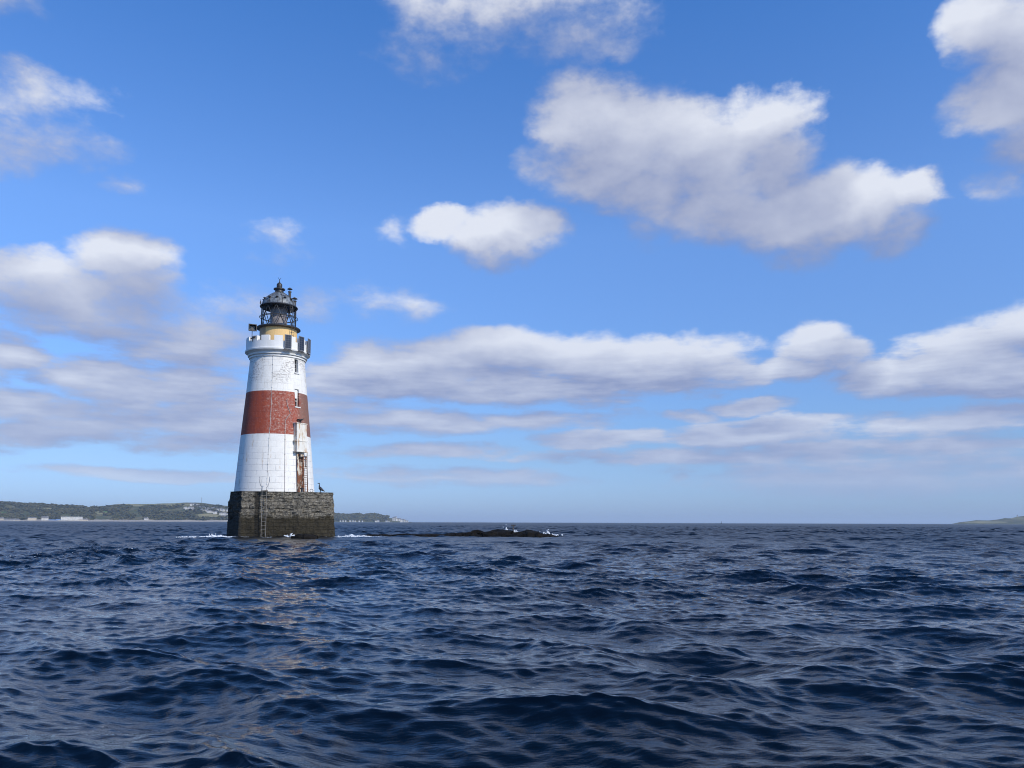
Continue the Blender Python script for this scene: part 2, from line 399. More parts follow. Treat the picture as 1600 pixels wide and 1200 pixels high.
# plinth -------------------------------------------------------------
def make_plinth():
    pts = [Vector((x, y)) for x, y in PLAN]; cen = Vector((.6, 0))
    outline = []
    for i, a in enumerate(pts):
        b = pts[(i+1) % len(pts)]; n = max(2, int((b-a).length/.16))
        for k in range(n): outline.append(a.lerp(b, k/n))
    n = len(outline); zs = np.linspace(-1.5, zp, 44); vs = []; fs = []
    course = zp/9.0
    for iz, z in enumerate(zs):
        bat = max(0, (zp-z))*.062
        for p in outline:
            d = (p-cen).normalized()
            v3 = Vector((p.x, p.y, z))
            h = 0
            if iz < len(zs)-1:
                row = math.floor(z/course)
                st = mnoise.cell(Vector(((p.x+row*.37)*1.4, p.y*1.4, row*3.1)))
                up_ = min(1, max(0, (z-1.1)/.8))
                h = (.10*(st-.5) + .16*(mnoise.fractal(v3*1.5, 1, 2, 4)))*(.25+.75*up_)
                if up_ > .5 and mnoise.noise(v3*Vector((.5, .5, 1.1))) > .33: h -= .13
            vs.append((p.x+d.x*(bat+h), p.y+d.y*(bat+h), z))
    for i in range(len(zs)-1):
        for k in range(n):
            k2 = (k+1) % n; fs.append((i*n+k, i*n+k2, (i+1)*n+k2, (i+1)*n+k))
    fs.append(tuple(range((len(zs)-1)*n, len(zs)*n)))
    m, T, b = mat('wet_masonry')
    o = T.n('ShaderNodeTexCoord').outputs['Object']; s = T.n('ShaderNodeSeparateXYZ', {0: o})
    x, y, z = s.outputs
    u = T.n('ShaderNodeCombineXYZ', {0: T.m('ADD', x, T.m('MULTIPLY', y, .8)), 1: z, 2: 0.0}).outputs[0]
    uw = T.v('ADD', u, T.v('MULTIPLY', T.v('SUBTRACT', T.noise(o, 1.3, 3, .6, out=1), (.5, .5, .5)), (.35, .22, 0)))
    br = T.n('ShaderNodeTexBrick', {'Vector': uw, 'Color1': (.34, .31, .255, 1), 'Color2': (.20, .18, .15, 1), 'Mortar': (.045, .04, .032, 1), 'Scale': 1.0,
             'Mortar Size': .028, 'Mortar Smooth': .5, 'Brick Width': .72, 'Row Height': .30})
    n1 = T.noise(o, 2.3, 7, .7); n2 = T.noise(T.v('MULTIPLY', o, (1, 1, 2.4)), 5.5, 6, .75)
    c = T.mix(T.step(n1, .36, .60, .25, 1), br.outputs[0], T.mix(T.step(T.noise(T.v('MULTIPLY', o, (1, 1, 1.8)), 3.7, 8, .8), .40, .60), (.36, .315, .24), (.075, .066, .052)))
    c = T.mix(T.step(n2, .48, .64, 0, .88), c, (.020, .018, .015))
    c = T.mix(T.step(T.noise(o, 9, 4, .7), .57, .68, 0, .45), c, (.42, .39, .33))
    # weed below the tide line
    edge = T.m('ADD', z, T.m('MULTIPLY', T.m('SUBTRACT', T.noise(T.v('MULTIPLY', o, (1, 1, .4)), 2.2, 6, .7), .5), 1.1))
    weed = T.mix(T.step(T.noise(T.v('MULTIPLY', o, (1, 1, .25)), 4, 6, .7), .35, .68), (.060, .049, .030), (.032, .027, .018))
    c = T.mix(T.step(edge, 1.55, 1.95, 1, 0), c, weed)
    # recess shadow beside the ladder, painted as a dark band
    recess_shade = T.m('MULTIPLY', T.step(x, -1.72, -1.52), T.step(x, -1.26, -1.12, 1, 0))
    c = T.mix(T.m('MULTIPLY', recess_shade, .78), c, (.016, .015, .013))
    left = T.step(T.m('ADD', x, T.m('MULTIPLY', n1, .3)), -2.62, -2.45, 1, 0)  # left hand face: its shade and wetness painted in as a darker colour
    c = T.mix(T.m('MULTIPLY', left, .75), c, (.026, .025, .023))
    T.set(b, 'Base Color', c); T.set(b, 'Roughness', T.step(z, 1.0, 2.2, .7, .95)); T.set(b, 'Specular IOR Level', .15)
    bn = T.n('ShaderNodeBump', {'Strength': 1.0, 'Distance': .16, 'Height': T.m('ADD', T.m('MULTIPLY', br.outputs[1], -.6), T.m('ADD', n1, n2))})
    T.set(b, 'Normal', bn.outputs[0])
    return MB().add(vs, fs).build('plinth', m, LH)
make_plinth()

# tower wall ---------------------------------------------------------
def tower_material():
    m, T, b = mat('painted_stone')
    o = T.n('ShaderNodeTexCoord').outputs['Object']; s = T.n('ShaderNodeSeparateXYZ', {0: o}); x, y, z = s.outputs
    th = T.m('ARCTAN2', x, T.m('MULTIPLY', y, -1))
    u = T.m('MULTIPLY', th, 3.1)
    uv = T.n('ShaderNodeCombineXYZ', {0: u, 1: z, 2: 0.0}).outputs[0]
    uvw = T.v('ADD', uv, T.v('MULTIPLY', T.v('SUBTRACT', T.noise(uv, 6, 2, .5, out=1), (.5, .5, .5)), (.05, .05, 0)))
    br = T.n('ShaderNodeTexBrick', {'Vector': uvw, 'Scale': 1.0, 'Mortar Size': .020, 'Mortar Smooth': .3, 'Brick Width': 1.02, 'Row Height': .52,
             'Color1': (1, 1, 1, 1), 'Color2': (.93, .93, .93, 1), 'Mortar': (.5, .5, .5, 1)})
    joint = T.m('MULTIPLY', br.outputs[1], T.step(T.noise(uv, 1.6, 4, .7), .36, .60, .15, 1))
    n1 = T.noise(uv, 1.1, 6, .65); n2 = T.noise(uv, 5.5, 7, .72); n3 = T.noise(T.v('MULTIPLY', uv, (1, .12, 1)), 4.0, 5, .65)
    white = T.mix(T.step(n1, .3, .75), (.85, .82, .755), (.77, .74, .68))
    white = T.mix(T.step(n3, .54, .70, 0, .5), white, (.60, .54, .44))
    # peeling upper part, chips follow the courses
    n4 = T.noise(T.v('MULTIPLY', uv, (1, 2.2, 1)), 3.6, 8, .78)
    peel_z = T.m('MULTIPLY', T.step(z, zf(606, 2.8), zf(585, 2.8)), T.step(T.noise(uv, .55, 3, .5), .40, .58))
    peel = T.m('MULTIPLY', peel_z, T.step(n4, .50, .545))
    white = T.mix(T.m('MULTIPLY', peel, .85), white, (.36, .33, .30))
    few = T.m('MULTIPLY', T.step(n4, .62, .66), .75)
    white = T.mix(few, white, (.40, .35, .30))
    # rusty runs
    runs = T.m('MULTIPLY', T.step(T.noise(T.v('MULTIPLY', uv, (1.6, .20, 1)), 2.6, 4, .6), .63, .70), T.step(z, zb0-.2, zb0-1.2))
    white = T.mix(T.m('MULTIPLY', runs, .75), white, (.48, .27, .10))
    white = T.mix(T.m('MULTIPLY', joint, T.step(z, zb0-1.0, zb0-2.2, .10, .55)), white, (.33, .34, .36))
    red = T.mix(T.step(n1, .35, .7), (.36, .072, .034), (.27, .058, .034))
    red = T.mix(T.step(n3, .45, .68, 0, .5), red, (.20, .045, .035))
    brown = T.mix(T.step(n2, .4, .62), (.27, .125, .085), (.20, .115, .09))
    red = T.mix(T.step(T.m('ADD', th, T.m('MULTIPLY', T.m('SUBTRACT', n1, .5), .5)), .62, .86), red, brown)
    wear = T.m('MULTIPLY', T.step(th, -.45, -.1), T.step(th, 1.1, .55))
    worn = T.mix(T.step(n2, .42, .60), red, (.40, .20, .16))
    red = T.mix(T.m('MULTIPLY', wear, .62), red, worn)
    chip = T.m('MULTIPLY', T.step(T.noise(T.v('MULTIPLY', uv, (1, 1.5, 1)), 3.0, 9, .8), .545, .59), T.m('ADD', T.m('MULTIPLY', wear, .85), .12))
    red = T.mix(chip, red, (.50, .34, .27))
    red = T.mix(T.m('MULTIPLY', joint, .25), red, (.15, .06, .05))
    zr = T.m('ADD', z, T.m('MULTIPLY', T.m('SUBTRACT', n2, .5), .05))
    inb = T.m('MULTIPLY', T.step(zr, zb0-.015, zb0+.015), T.step(zr, zb1+.015, zb1-.015))
    c = T.mix(inb, white, red)
    T.set(b, 'Base Color', c); T.set(b, 'Roughness', .7); T.set(b, 'Specular IOR Level', .25)
    bn = T.n('ShaderNodeBump', {'Strength': .45, 'Distance': .03, 'Height': T.m('ADD', T.m('MULTIPLY', joint, -1.0), T.m('MULTIPLY', n2, .8))})
    T.set(b, 'Normal', bn.outputs[0])
    return m
M_tower = tower_material()

def th_of(px, py): return math.asin(max(-1, min(1, (px-np.interp(py, [560, 768], [433.7, 429.4]))/KX/ (r_at(py)))))
def on_wall(px, py, off=0.0):
    """point on the outer wall seen at pixel (px, py)"""
    th = th_of(px, py); r = r_at(py); z = zf(py, r*math.cos(th)); r = r_z(z)+off
    return Vector((r*math.sin(th), -r*math.cos(th), z)), th

wins = [(462.8, 559.5, 580.5, 5.4), (463.6, 606.5, 634, 6.6)]
def make_tower():
    prof = []
    zs = np.linspace(zp-.05, zz[-1], 60)
    prof = [(r_z(z), z) for z in zs]
    tmp = MB().lathe(prof, 160).build('tower', M_tower, None, True, 40)
    cut = MB()
    for px, y0, y1, w in wins:
        a, th = on_wall(px, y0); b, _ = on_wall(px, y1); c = (a+b)/2
        ww = w/KX/math.cos(th)
        tilt = Matrix.Rotation(0, 3, 'X')
        cut.box((c.x*.93, c.y*.93, c.z), (ww, 1.05, a.z-b.z), th)
    co = cut.build('cutter', M_tower)
    md = tmp.modifiers.new('b', 'BOOLEAN'); md.operation = 'DIFFERENCE'; md.object = co; md.solver = 'EXACT'
    dg = bpy.context.evaluated_depsgraph_get(); dg.update()
    me = bpy.data.meshes.new_from_object(tmp.evaluated_get(dg))
    tmp.modifiers.clear(); tmp.data = me; me.name = 'tower'
    me.set_sharp_from_angle(angle=R_(40))
    bpy.data.objects.remove(co)
    tmp.parent = LH
make_tower()
for i, (px, y0, y1, w) in enumerate(wins):
    a, th = on_wall(px, y0); b, _ = on_wall(px, y1); c = (a+b)/2; H = a.z-b.z; ww = w/KX/math.cos(th)
    nx, ny = math.sin(th), -math.cos(th); tx_, ty_ = math.cos(th), math.sin(th)
    def W_(u, d, z, c=c, nx=nx, ny=ny, tx_=tx_, ty_=ty_): return (c.x+tx_*u-nx*d, c.y+ty_*u-ny*d, c.z+z)
    g = MB(); g.box(W_(0, .30, 0), (ww*.98, .04, H*.98), th)
    wo = g.build('window', M_glass_dark, LH)
    fr = MB(); t = .06
    for u in (-1, 1): fr.box(W_(u*(ww/2-t/2-.004), .25, 0), (t, .06, H-.01), th)
    for z in (-1, -.33, .33, 1): fr.box(W_(0, .25, z*(H/2-t/2-.006)), (ww-2*t-.012, .058, t), th)
    fr.build('frame', M_white if i else M_grey, wo)
    sl = MB().box(W_(0, -.03, -H/2-.05), (ww+.16, .22, .09), th)
    sl.build('sill', M_white, wo)
    if i:   # half closed white shutter
        sh = MB().box(W_(-.03, .17, H*.22), (ww*.62, .05, H*.48), th)
        sh.build('shutter', M_white, wo)

# cornice and crenellated gallery ------------------------------------
RP = 50.2/KX
zc = zf(544.5, RP)            # under side of the parapet
zn = zf(531, RP); zm = zf(523, RP)
r5 = r_at(556)
e = [(r5+.005, zz[-1]-.02), (r5+.09, zz[-1]+.02), (r5+.09, zz[-1]+.14), (r5+.02, zz[-1]+.17), (r5+.02, zc-.42), (r5+.20, zc-.36), (r5+.22, zc-.26),
     (r5+.14, zc-.22), (r5+.30, zc-.10), (RP+.07, zc-.02), (RP+.09, zc+.10), (RP+.0, zc+.14)]
cor = [(r5-.5, zz[-1]-.02)]+e+[(RP-.4, zc+.14)]
MB().lathe(cor, 128).build('cornice', M_white, LH, True, 35)
def parapet():
    mb = MB(); N = 15; per = 2*math.pi/N; mer = per*.635; sub = 6
    Rin = RP-.36; z0 = zc+.14
    edges = []
    for k in range(N):
        c0 = k*per+R_(0.6)
        for q in range(sub): edges.append((c0-mer/2+mer*q/sub, c0-mer/2+mer*(q+1)/sub, zm))
        g0 = c0+mer/2; gap = per-mer
        for q in range(3): edges.append((g0+gap*q/3, g0+gap*(q+1)/3, zn))
    def P(a, r, z): return (r*math.sin(a), -r*math.cos(a), z)
    for i, (a, b, h) in enumerate(edges):
        hn = edges[(i+1) % len(edges)][2]
        vs = [P(a, RP, z0), P(b, RP, z0), P(b, RP, h), P(a, RP, h), P(a, Rin, z0), P(b, Rin, z0), P(b, Rin, h), P(a, Rin, h)]
        mb.add(vs, [(0, 1, 2, 3), (5, 4, 7, 6), (3, 2, 6, 7)])
        if abs(hn-h) > .01:
            mb.add([P(b, RP, h), P(b, Rin, h), P(b, Rin, hn), P(b, RP, hn)], [(0, 1, 2, 3)])
    mb.build('parapet', M_white, LH)
parapet()
MB().lathe([(.1, zc+.10), (RP-.38, zc+.10), (RP-.38, zc+.2), (.1, zc+.2)], 64).build('gallery_floor', M_grey, LH)

# lantern base drum, lantern -----------------------------------------
RD = 29.7/KX; zd = zf(509.3, RD); RG = 35.4/KX; zg = zf(506.6, RG)
def drum_mat():
    m, T, b = mat('ochre_paint')
    o = T.n('ShaderNodeTexCoord').outputs['Object']; s = T.n('ShaderNodeSeparateXYZ', {0: o}); x, y, z = s.outputs
    th = T.m('ARCTAN2', x, T.m('MULTIPLY', y, -1))
    seam = T.m('ABSOLUTE', T.m('SUBTRACT', T.m('FRACT', T.m('MULTIPLY', T.m('ADD', th, .22), 12/(2*math.pi))), .5))
    c = T.mix(T.step(T.noise(T.v('MULTIPLY', o, (1, 1, .3)), 2.5, 5, .6), .35, .7), (.82, .55, .23), (.74, .48, .19))
    c = T.mix(T.m('MULTIPLY', T.step(seam, .475, .495), .35), c, (.28, .17, .06))
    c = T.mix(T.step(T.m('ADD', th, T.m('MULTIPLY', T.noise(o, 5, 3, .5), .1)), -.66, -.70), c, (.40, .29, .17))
    c = T.mix(T.step(T.noise(T.v('MULTIPLY', o, (1, 1, .2)), 6, 4, .6), .62, .72, 0, .5), c, (.34, .2, .08))
    T.set(b, 'Base Color', c); T.set(b, 'Roughness', .6); return m
MB().lathe([(RD, zc+.2), (RD, zd), (RD-.4, zd)], 72).build('lantern_base', drum_mat(), LH, True, 40)
MB().lathe([(RD-.5, zd), (RG-.12, zd), (RG, zd+.06), (RG, zg+.03), (RG-.08, zg+.10), (RD-.5, zg+.12)], 72, close=False).build('lantern_gallery', M_black, LH, True, 30)
RL = 27.6/KX; zl0 = zg+.10; zl1 = zf(474.5, RL); zlm = (zl0+zl1)/2
def lattice():
    mb = MB(); N = 12; off = R_(-9)
    def P(a, z, r=RL): return Vector((r*math.sin(a), -r*math.cos(a), z))
    st = 2*math.pi/N
    for k in range(N):
        a = k*st+off
        for s_ in (-.5, .5):
            for z in (zl0, zl1):
                mb.tube([P(a, z), P(a+s_*st, zlm)], .032, 6)
    for z in (zlm, zl0+.04, zl1-.04):
        ring = [P(i*st/2+off, z, RL+.002) for i in range(2*N+1)]
        for p, q in zip(ring, ring[1:]): mb.tube([p, q], .03, 6)
    mb.build('astragals', M_black, LH)
    rail = MB(); n = 48
    for z, r in ((zlm+.02, RL+.16),):
        pts = [P(2*math.pi*i/n, z, r) for i in range(n+1)]
        rail.tube(pts, .028, 6)
        for k in range(N):
            a = k*st+off+st/2; rail.tube([P(a, z, RL), P(a, z, r)], .02, 5)
    for k in range(N):
        a = k*st+off+st*.25
        pass
    rail.build('handrail', M_iron, LH)
lattice()
mg = bpy.data.materials.new('lantern_glass'); mg.use_nodes = True; t = mg.node_tree; t.nodes.clear(); T = NT(t)
lw = T.n('ShaderNodeFresnel', {'IOR': 1.12})
T.n('ShaderNodeOutputMaterial', {0: T.n('ShaderNodeMixShader', {0: T.m('MULTIPLY', lw.outputs[0], .8), 1: T.n('ShaderNodeBsdfTransparent', {0: (.97, .98, .98, 1)}), 2: T.n('ShaderNodeBsdfGlossy', {'Roughness': .03})})})
MB().lathe([(RL-.06, zl0+.02), (RL-.06, zl1-.02)], 24, ph=R_(-9)).build('glazing', mg, LH)
bpy.data.objects['glazing'].data.polygons  # open glass cylinder with thin end discs
bm = bmesh.new(); bm.from_mesh(bpy.data.objects['glazing'].data)
bmesh.ops.delete(bm, geom=[f for f in bm.faces if len(f.verts) > 4], context='FACES_ONLY'); bm.to_mesh(bpy.data.objects['glazing'].data); bm.free()
ro = 13.6/KX
M_optic = simple('lantern_screen', (.33, .285, .275), (.23, .20, .20), 2.5, .45)
MB().lathe([(ro*1.0, zl0-.05), (ro*1.02, zlm-.1), (ro*.94, zlm), (ro*1.02, zlm+.1), (ro*.98, zl1-.02)], 16, ph=.2).build('lamp_housing', M_optic, LH, True, 25)

# dome -----------------------------------------------------------------
m, T, b = mat('weathered_lead')
o = T.n('ShaderNodeTexCoord').outputs['Object']
na = T.noise(T.v('MULTIPLY', o, (1, 1, .55)), 3.2, 7, .72)
T.set(b, 'Base Color', T.mix(T.step(na, .38, .64), (.24, .265, .28), (.06, .063, .066)))
T.set(b, 'Roughness', .55); T.set(b, 'Metallic', .25)
RDm = 27.0/KX; zt = zf(455, .5)
hd = zt-zl1-.10
prof = [(RL-.3, zl1-.06), (RL+.14, zl1-.06), (RL+.17, zl1+.04), (RL+.10, zl1+.14), (RDm, zl1+.15)]
base_z = zl1+.15; hd = zt-base_z
rtop = 7.4/KX
for i in range(1, 15):
    f_ = i/14; prof.append((RDm+(rtop-RDm)*f_**2.0, base_z+hd*f_))
dome = MB().lathe(prof[4:], 72).build('dome', m, LH, True, 50)
MB().lathe([(RL-.2, zl1+.0), (RL+.12, zl1+.0), (RL+.16, zl1+.06), (RL+.10, zl1+.15), (RDm-.3, zl1+.16)], 72).build('eaves_ring', M_black, LH, True, 40)
def dome_p(th, f, off=.0):
    r = RDm+(rtop-RDm)*f**2.0+off; z = base_z+hd*f+off*.5
    return Vector((r*math.sin(th), -r*math.cos(th), z))
ribs = MB()
for k in range(8):
    th = k*math.pi/4+R_(12)
    ribs.tube([dome_p(th, i/10, .01) for i in range(11)], .028, 5)
ribs.build('dome_ribs', M_iron, dome)
for k in range(12):
    th = R_(-8)+k*math.pi/6
    p = dome_p(th, .42, .05)
    vb = MB(); vb.lathe([(.03, -.12), (.07, -.03), (.13, .0), (.13, .05), (.03, .10)], 10, c=p)
    vb.build('vent', M_black, dome)
zk = zf(448.5, .4)
MB().lathe([(rtop-.05, zt-.03), (rtop+.02, zt), (rtop-.03, zt+.08), (rtop-.03, zk-.14), (rtop+.10, zk-.12), (rtop+.10, zk-.03), (rtop-.02, zk), (4.2/KX, zk+.02), (4.4/KX, zk+.10), (4.5/KX, zf(443.5, .2)), (3.8/KX, zf(442, .2)), (2.2/KX, zf(440.8, .2)), (.08, zf(440, .2)), (.04, zf(439, .2)), (.04, zf(438, 0))], 40).build('ventilator', M_black, LH, True, 40)
zq = zf(438, 0)
fin = MB()
fin.tube([(0, 0, zq-.05), (0, 0, zq+.12)], .03, 6)
fin.tube([(0, 0, zq+.10), (-.07, 0, zq+.17), (-.10, 0, zq+.28)], .018, 5)
fin.tube([(0, 0, zq+.10), (.07, 0, zq+.17), (.12, 0, zq+.25)], .018, 5)
fin.build('finial', M_black, LH)
# flues at the right of the dome, lamp stub at the left
def flue(px, y0, y1, r, hat_y, hat_r, yb):
    x = lx_(px)-.33; z0, z1 = zf(y0), zf(y1)
    f = MB(); f.tube([(x, yb, z0), (x, yb, z1)], r, 12)
    f.lathe([(r*1.05, z1-.1), (r*1.3, z1-.08), (r*1.3, z1)], 12, c=(x, yb, 0))
    fo = f.build('flue', M_iron, LH)
    h = MB(); zh = zf(hat_y)
    h.lathe([(.02, zh-.06), (hat_r, zh-.04), (hat_r*.9, zh+.0), (hat_r*.3, zh+.10), (.02, zh+.13)], 16, c=(x, yb, 0))
    for a in (0, 2.1, 4.2): h.tube([(x+r*.7*math.cos(a), yb+r*.7*math.sin(a), z1-.05), (x+r*.7*math.cos(a), yb+r*.7*math.sin(a), zh)], .012, 4)
    h.build('cowl', M_iron, fo)
flue(452.0, 470, 455, .12, 451, .24, -.3)
flue(460.0, 478, 468.5, .14, 465, .27, -.2)
st = MB(); x = lx_(406.3)-.33
st.tube([(x+.16, -.2, zl1-.02), (x, -.2, zl1+.02), (x, -.2, zl1+.30)], .02, 6); st.lathe([(.02, 0), (.075, .02), (.06, .16), (.02, .3), (.01, .42)], 10, c=(x, -.2, zl1+.25))
st.build('sensor_stub', M_iron, LH)
# ladder on the drum, right of centre
def ladder(mb, pa, pb, w, n, tx, ty, r=.022):
    pa, pb = Vector(pa), Vector(pb); t_ = Vector((tx, ty, 0))*w/2
    for s_ in (-1, 1): mb.tube([pa+t_*s_, pb+t_*s_], r, 6)
    for i in range(n):
        c_ = pa.lerp(pb, (i+.5)/n); mb.tube([c_-t_, c_+t_], r*.8, 5)
th = math.asin((454-435)/29.7)
lb = MB()
for_p = lambda r, z: (r*math.sin(th), -r*math.cos(th), z)
ladder(lb, for_p(RD+.10, zc+.2), for_p(RG+.03, zd+.02), .30, 7, math.cos(th), math.sin(th), .022)
ladder(lb, for_p(RL+.22, zl0+.03), for_p(RL+.14, zl1+.05), .30, 9, math.cos(th), math.sin(th), .022)
lb.build('lantern_ladder', M_iron, LH)

# solar panels ---------------------------------------------------------
m_s, T, b = mat('solar_cells')
o = T.n('ShaderNodeTexCoord').outputs['Object']
s_ = T.n('ShaderNodeSeparateXYZ', {0: o})
cell = T.m('ABSOLUTE', T.m('SUBTRACT', T.m('FRACT', T.m('MULTIPLY', s_.outputs[2], 5.0)), .5))
cell2 = T.m('ABSOLUTE', T.m('SUBTRACT', T.m('FRACT', T.m('MULTIPLY', s_.outputs[0], 5.0)), .5))
ln = T.m('MAXIMUM', T.step(cell, .45, .47), T.step(cell2, .45, .47))
T.set(b, 'Base Color', T.mix(ln, (.020, .022, .032), (.12, .12, .13))); T.set(b, 'Roughness', .25)
def panel(x0, x1, y0, y1):
    cx = (x0+x1)/2; th = math.asin((cx-434.6)/51.5); R2 = RP+.14
    z1, z0 = zf(y0, R2*math.cos(th)), zf(y1, R2*math.cos(th)); H = z1-z0; Wd = max(.62, (x1-x0)/KX/max(.35, math.cos(th)))
    po = empty('solar_panel', (R2*math.sin(th), -R2*math.cos(th), (z0+z1)/2), th); po.parent = LH
    MB().box((0, 0, 0), (Wd-.07, .03, H-.07)).build('cells', m_s, po)
    fr = MB()
    for s in (-1, 1):
        fr.box((s*(Wd/2-.02), -.005, 0), (.04, .055, H)); fr.box((0, -.005, s*(H/2-.02)), (Wd-.081, .054, .04))
    fr.build('frame', M_grey, po)
    bk = MB()
    pass
    bk.box((0, .03, -H/2-.09), (Wd*1.15, .10, .07))
    bk.build('bracket', M_iron, po)
panel(444.1, 454.8, 521.5, 543.7); panel(465.6, 474.0, 523.2, 545.6); panel(480.0, 484.6, 526.3, 548.5)

# flood light on a post at the left of the gallery ----------------------
thf = math.asin((391.3-434.6)/50.2); Rf = RP-.18
px_, py_ = Rf*math.sin(thf), -Rf*math.cos(thf)
fl = empty('flood_light', (px_, py_, zm), R_(12)); fl.parent = LH
zfl = zf(515, Rf*math.cos(thf))-zm
w_, h_, d_ = .66, .56, .45
hs = MB()
hs.add([(-w_/2, -d_/2, -h_/2), (w_/2, -d_/2, -h_/2), (w_/2, -d_/2, h_/2), (-w_/2, -d_/2, h_/2), (-w_*.38, d_/2, -h_*.42), (w_*.38, d_/2, -h_*.42), (w_*.38, d_/2, h_*.42), (-w_*.38, d_/2, h_*.42)],
       [(5, 4, 7, 6), (4, 5, 1, 0), (1, 5, 6, 2), (2, 6, 7, 3), (4, 0, 3, 7)])
for s in (-1, 1):
    hs.box((s*w_/2, -d_/2, 0), (.06, .06, h_+.06)); hs.box((0, -d_/2, s*h_/2), (w_-.061, .059, .06))
ho = hs.build('housing', M_iron, fl); ho.location = (0, 0, zfl)
gl = MB().add([(-.22, -.04, -.17), (.2, -.04, -.17), (-.01, -.02, .17), (-.01, .18, 0)], [(0, 1, 2), (1, 0, 3), (2, 1, 3), (0, 2, 3)]).build('reflector', M_black, fl); gl.location = (0, 0, zfl)
bp = MB().box((0, .17, 0), (w_*.74, .02, h_*.78)).build('back_plate', M_grey, fl); bp.location = (0, 0, zfl)
MB().tube([(0, 0, zn-zm-.25), (0, 0, zfl-h_/2)], .03, 8).build('post', M_iron, fl)
tb = math.asin((397.5-434.6)/50.4)
bx = empty('cable_bracket', ((RP+.1)*math.sin(tb), -(RP+.1)*math.cos(tb), zf(530, RP*math.cos(tb))), tb); bx.parent = LH
q = MB(); q.tube([(-.32, 0, -.05), (.32, -.02, .06)], .05, 6); q.tube([(-.2, .1, -.3), (-.18, 0, 0)], .03, 6); q.box((.1, -.03, .02), (.24, .12, .13)); q.tube([(0, .1, .05), (0, -.05, .02)], .04, 6)
q.build('arm', M_iron, bx)

# rusty hoist shaft, door ladder and pole at the right -------------------
m_w, T, b = mat('rust_streaked_white')
o = T.n('ShaderNodeTexCoord').outputs['Object']
nr = T.noise(T.v('MULTIPLY', o, (1, 1, .16)), 4.5, 6, .7); nb = T.noise(o, 1.4, 5, .6)
c = T.mix(T.step(nr, .46, .62, 0, .85), (.72, .69, .61), (.46, .26, .11)); c = T.mix(T.step(nb, .58, .68, 0, .5), c, (.60, .47, .28))
T.set(b, 'Base Color', c); T.set(b, 'Roughness', .75)
def shaft():
    pa, th = on_wall(466.2, 660); pb, _ = on_wall(466.4, 706)
    def frame(p): return p
    so = empty('hoist_shaft', (0, 0, 0)); so.parent = LH
    tx, ty = math.cos(th), math.sin(th); nx, ny = math.sin(th), -math.cos(th)
    def pt(px, py, off):
        p, t2 = on_wall(px, py); return Vector((p.x+nx*off, p.y+ny*off, p.z))
    Wd = 15.5/KX/math.cos(th)
    mb = MB(); a = pa+Vector((nx, ny, 0))*.17; c_ = pb+Vector((nx, ny, 0))*.17
    def slab(p, q, w, d):
        vs = []
        for P_ in (q, p):
            for u, v in ((-1, -1), (1, -1), (1, 1), (-1, 1)):
                vs.append(P_+Vector((tx, ty, 0))*(u*w/2)-Vector((nx, ny, 0))*(v*d/2))
        return vs, [(3, 2, 1, 0), (4, 5, 6, 7), (0, 1, 5, 4), (1, 2, 6, 5), (2, 3, 7, 6), (3, 0, 4, 7)]
    mb.add(*slab(a, c_, Wd, .42))
    mb.build('trunking', m_w, so)
    br = MB()
    for f in (.02, .62, .98):
        p = a.lerp(c_, f); br.box(p, (Wd+.16, .50, .07), th)
    mid = a.lerp(c_, .62)
    for u in (-1, 1): br.box(Vector(mid)+Vector((tx, ty, 0))*u*(Wd/2+.06), (.10, .2, .16), th)
    seam = a+Vector((nx, ny, 0))*.22+Vector((tx, ty, 0))*.13; seam2 = c_+Vector((nx, ny, 0))*.22+Vector((tx, ty, 0))*.13
    br.tube([seam, seam2], .022, 5)
    br.build('bracket', m_w, so)
    # rusted plate running down to the plinth
    p0 = pt(467.0, 708, .10); p1 = pt(468.0, 768, .10); p1.z = zp+.01
    pl = MB(); pl.add(*slab(p0, p1, 9.5/KX/math.cos(th), .12)); 
    for u in (-1, 1):
        e_ = Vector((tx, ty, 0))*u*(4.9/KX/math.cos(th)); pl.tube([p0+e_, p1+e_], .05, 6)
    m2, T, b = mat('rusted_plate')
    o = T.n('ShaderNodeTexCoord').outputs['Object']
    n1 = T.noise(T.v('MULTIPLY', o, (1, 1, .5)), 3.4, 7, .72); n2 = T.noise(T.v('MULTIPLY', o, (1, 1, .3)), 5, 5, .65)
    c = T.mix(T.step(n1, .40, .60), (.22, .075, .03), (.075, .04, .025)); c = T.mix(T.step(n2, .50, .58), c, (.62, .54, .42))
    T.set(b, 'Base Color', c); T.set(b, 'Roughness', .9)
    pl.build('rusted_plate', m2, so)
    # ladder hoops and guard to the right of the plate
    gd = MB(); t0 = pt(470.8, 712, .42); t1 = pt(471.6, 768, .42); t1.z = zp
    ladder(gd, t1, t0, .36, 16, tx, ty, .025)
    gd.build('ladder', M_rust, so)
    bt = MB(); k0 = pt(463.2, 713.5, .30); k1 = pt(475.5, 713.0, .30)
    bt.tube([k0, k1], .06, 6); bt.tube([k1, k1+Vector((0, 0, .35))], .035, 6); bt.tube([pt(464.5, 707.5, .3), k0+Vector((tx, ty, 0))*.1], .05, 6)
    w0, w1 = pt(475.3, 712, .32), pt(475.3, 729, .32)
    bt.tube([w0, w1], .035, 6); bt.tube([pt(472.0, 729, .32), w1], .03, 6); bt.tube([pt(472.0, 712, .40), pt(472.0, 729, .40)], .04, 6)
    bt.build('landing_frame', M_iron, so)
    po = MB(); q0 = pt(475.0, 729, .34); q1 = pt(476.0, 768, .34); q1.z = zp
    po.tube([q0, q1], .032, 6); po.build('pole', M_iron, so)
shaft()
